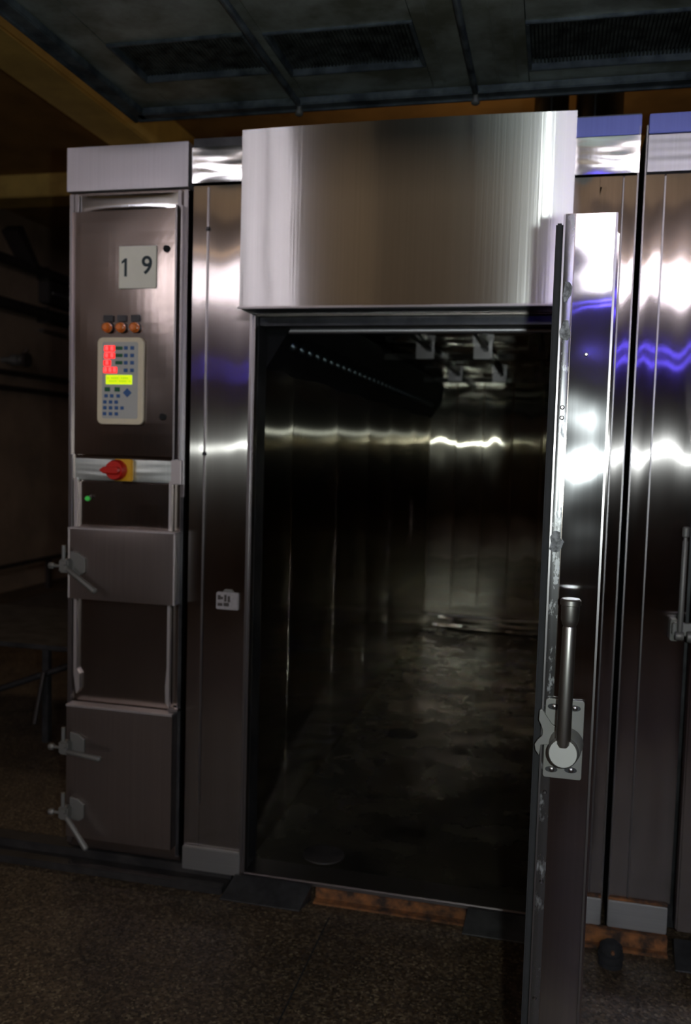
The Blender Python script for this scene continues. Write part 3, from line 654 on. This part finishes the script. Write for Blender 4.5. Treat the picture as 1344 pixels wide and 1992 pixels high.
# underside sheets around the filter openings
sheets = [(cx0, -1.54, cy0, cy1), (-1.54, -1.045, cy0, -0.30), (-1.54, -1.045, 0.005, cy1), (-1.045, -0.985, cy0, cy1),
          (-0.985, -0.49, cy0, -0.29), (-0.985, -0.49, 0.04, cy1), (-0.49, -0.142, cy0, cy1), (-0.142, 0.46, cy0, -0.22), (-0.142, 0.46, 0.135, cy1), (0.46, cx1, cy0, cy1)]
for k, (a, b_, c_, d_) in enumerate(sheets):
    part('underside_sheet', G().box(a+0.0015, b_-0.0015, c_, d_, cz+0.002*(k % 2), cz+0.012, 0.0), 'duct', can)
part('canopy_top', G().box(cx0+0.02, cx1, cy0, cy1-0.02, cz+0.10, cz+0.30, 0.004), 'duct_lip', can)
part('back_lip', G().box(cx0, cx1, cy1, cy1+0.02, cz-0.035, cz+0.30, 0.004), 'duct_lip', can, label='dark greasy back rim')
part('back_gutter', G().box(cx0+0.02, cx1, cy1-0.05, cy1, cz-0.030, cz-0.002, 0.004), 'duct_lip', can)
part('side_lip', G().box(cx0-0.02, cx0, cy0, cy1+0.02, cz-0.035, cz+0.30, 0.004), 'duct_lip', can)
part('side_gutter', G().box(cx0, cx0+0.05, cy0, cy1, cz-0.030, cz-0.002, 0.004), 'duct_lip', can)
for (a, b_, c_, d_) in FW:
    fr = G(); t = 0.012
    fr.box(a, b_, c_, c_+t, cz-0.008, cz+0.03, 0.002); fr.box(a, b_, d_-t, d_, cz-0.008, cz+0.03, 0.002)
    fr.box(a, a+t, c_+t, d_-t, cz-0.008, cz+0.03, 0.002); fr.box(b_-t, b_, c_+t, d_-t, cz-0.008, cz+0.03, 0.002)
    fl = part('grease_filter', fr, 'duct_lip', can, label='recessed grease filter')
    part('filter_back', G().box(a+t, b_-t, c_+t, d_-t, cz+0.035, cz+0.05), 'gap_black', fl)
    gs = G(); n = int((b_-a-2*t)/0.0125)
    for k in range(n):
        x = a+t+(k+0.5)*(b_-a-2*t)/n
        gs.box(x-0.0035, x+0.0035, c_+t, d_-t, cz+0.014, cz+0.026)
    part('filter_vanes', gs, 'filter_dark', fl, kind='stuff')
for x in (-1.015, -0.335):
    rb = part('hanger_rod', G().cyl((x, cy0+0.1, cz-0.022), (x, cy1-0.02, cz-0.022), 0.012, 14), 'duct_lip', can, smooth=True, label='dark rod under the canopy')
    part('rod_bolt', G().lathe((x, cy1-0.03, cz-0.02), (x, cy1-0.03, cz-0.065), ((0, 0.010), (0.6, 0.010), (0.62, 0.016), (0.9, 0.016), (1, 0.010)), 14), 'steel_cast', rb, smooth=True)
for x in (-0.44, -0.25, -0.18):
    part('underside_seam', G().box(x-0.003, x+0.003, cy0, cy1-0.06, cz-0.006, cz+0.0, 0.001), 'duct', can)
for x, y in ((-1.5, -1.1), (1.2, -1.1), (-1.5, 0.1), (1.2, 0.1)):
    part('hanger', G().cyl((x, y, cz+0.29), (x, y, 4.21), 0.01, 10), 'steel_dark', can, smooth=True)
# flues behind the canopy
for x, r_, lab in ((-0.065, 0.068, 'left steel flue pipe rising from the oven roof behind the hood'), (0.122, 0.092, 'right, wider steel flue pipe rising from the oven roof')):
    fo = thing('flue_pipe', lab, 'pipe', (x, 0.62, 2.79))
    part('pipe', G().cyl((x, 0.62, 2.79), (x, 0.62, 4.2), r_, 36), 'steel_panel', fo, smooth=True)
    part('pipe_collar', G().cyl((x, 0.62, 2.79), (x, 0.62, 2.83), r_+0.012, 36), 'steel_edge', fo, smooth=True)
    part('pipe_seam', G().cyl((x-0.02*(1 if x > 0 else 0), 0.62-r_, 2.83), (x-0.02*(1 if x > 0 else 0), 0.62-r_, 4.18), 0.004, 8), 'steel_dark', fo, smooth=True)

# ------------------------------------------------------------------ far left: pipes, rail, table
wx = -5.9
pp = [((3.63, 3.58), 0.055, 'upper', 'dark pipe high on the left wall, the topmost of them'),
      ((3.16, 3.08), 0.065, 'mid', 'thick dark pipe on the left wall, second from the top')]
for (za, zb), r_, _, lab in pp:
    o = thing('wall_pipe', lab, 'pipe', (wx+0.12, 6.0, za))
    part('pipe', G().cyl((wx+0.12, 3.0, za), (wx+0.12, 9.2, za), r_, 18), 'pipe_dark', o, smooth=True)
    for y in (4.6, 6.1, 7.6): part('pipe_bracket', G().box(wx, wx+0.14, y-0.02, y+0.02, za-r_-0.02, za+r_+0.02, 0.004), 'pipe_dark', o)
for z, lab in ((2.44, 'thin conduit on the left wall, the upper of a close pair'), (2.27, 'thin conduit on the left wall, the lower of a close pair')):
    tag(part('conduit', G().cyl((wx+0.05, 3.0, z), (wx+0.05, 9.2, z), 0.028, 12), 'pipe_dark', smooth=True), lab, 'pipe')
jb = thing('junction_box', 'small dark box on the left wall just beside the control cabinet', 'box', (wx+0.1, 6.35, 3.36))
part('box_body', G().box(wx, wx+0.15, 6.1, 6.8, 3.30, 3.55, 0.01), 'pipe_dark', jb)
part('box_bar', G().box(wx+0.15, wx+0.17, 6.15, 6.8, 3.40, 3.43, 0.004), 'steel_cast', jb)
vl = thing('valve', 'small metal valve sticking out at the far left edge, below the pipes', 'valve', (wx+0.15, 5.42, 2.57))
part('valve_body', G().lathe((wx, 5.42, 2.57), (wx+0.3, 5.42, 2.57), ((0, 0.03), (0.4, 0.03), (0.42, 0.06), (0.7, 0.06), (0.72, 0.03), (1, 0.03)), 14), 'steel_cast', vl, smooth=True)
part('valve_wheel', G().lathe((wx+0.28, 5.42, 2.57), (wx+0.32, 5.42, 2.57), ((0, 0.08), (1, 0.08)), 18), 'pipe_dark', vl, smooth=True)
part('valve_lever', G().cyl((wx+0.2, 5.42, 2.57), (wx+0.26, 5.5, 2.70), 0.02, 10), 'steel_edge', vl, smooth=True)
br = thing('wall_bracket', 'dark angled bracket on the left wall near the ceiling', 'bracket', (wx, 5.55, 3.75))
part('bracket_arm', G().prism([(5.4, 3.95), (5.75, 3.62), (5.82, 3.66), (5.5, 4.02)], wx, wx+0.2, 'x'), 'pipe_dark', br)
tag(part('light_strip', G().box(wx, wx+0.08, 6.1, 6.6, 2.97, 3.0, 0.004), 'steel_edge'), 'short pale metal strip under the thick wall pipe', 'strip')
rl = thing('guard_rail', 'low dark guard rail running along the foot of the left wall', 'rail', (wx+0.5, 6, 0))
part('rail_bar', G().box(wx+0.25, wx+0.30, 3.5, 9.0, 0.33, 0.37, 0.004), 'pipe_dark', rl)
for y in (4.3, 5.9, 7.5): part('rail_post', G().box(wx+0.25, wx+0.30, y-0.03, y+0.03, 0, 0.34, 0.004), 'pipe_dark', rl)
tb = thing('work_table', 'low dark steel table at the far left beside the control cabinet', 'table', (-3.1, 1.6, 0))
part('table_top', G().box(-3.9, -2.35, 1.2, 2.2, 0.535, 0.562, 0.004), 'steel_dark', tb)
part('top_edge', G().box(-3.9, -2.35, 1.19, 1.20, 0.540, 0.566, 0.002), 'steel_dark', tb)
for x in (-3.85, -2.72, -2.38):
    part('leg', G().box(x-0.02, x+0.02, 1.22, 1.26, 0, 0.535, 0.003), 'steel_dark', tb)
part('leg', G().cyl((-2.70, 1.18, 0.42), (-2.76, 1.18, 0.12), 0.014, 10), 'steel_edge', tb, smooth=True, label='short pale slanting strut')
part('brace', G().cyl((-3.3, 1.21, 0.17), (-2.45, 1.21, 0.50), 0.018, 10), 'steel_dark', tb, smooth=True)
tr = thing('pallet_truck', 'dark low trolley on the floor behind the steel table at far left', 'trolley', (-3.9, 3.6, 0))
part('deck', G().box(-4.5, -3.0, 3.2, 4.2, 0.22, 0.30, 0.01), 'channel_black', tr)
for x in (-4.4, -3.1): part('wheel', G().cyl((x, 3.25, 0.11), (x+0.05, 3.25, 0.11), 0.11, 18), 'rubber', tr, smooth=True)

# ------------------------------------------------------------------ lamps of the hall (behind the photographer)
za = thing('insect_lamp', 'blue insect lamp with two tubes hanging behind the photographer', 'lamp', (0.8, -4.4, 2.42))
part('lamp_body', G().box(0.22, 1.20, -4.52, -4.43, 2.40, 2.66, 0.01), 'zapper_body', za)
for z in (2.47, 2.58): part('tube', G().cyl((0.27, -4.40, z), (1.15, -4.40, z), 0.013, 14), 'tube_blue', za, smooth=True)
part('hanger', G().cyl((0.8, -4.47, 2.66), (0.8, -4.47, 4.2), 0.008, 8), 'zapper_body', za, smooth=True)
for x, y, sd in ((-2.6, -6.2, 'left'), (1.4, -6.6, 'right')):
    tl = thing('tube_lamp', 'warm strip lamp near the hall ceiling behind the photographer, the %s one' % sd, 'lamp', (x, y, 3.8), 'hall strip lamps')
    part('lamp_body', G().box(x-0.65, x+0.65, y-0.05, y+0.05, 3.86, 3.93, 0.006), 'zapper_body', tl)
    part('tube', G().cyl((x-0.6, y, 3.84), (x+0.6, y, 3.84), 0.016, 14), 'tube_warm', tl, smooth=True)
    part('hanger', G().cyl((x, y, 3.93), (x, y, 4.2), 0.008, 8), 'zapper_body', tl, smooth=True)
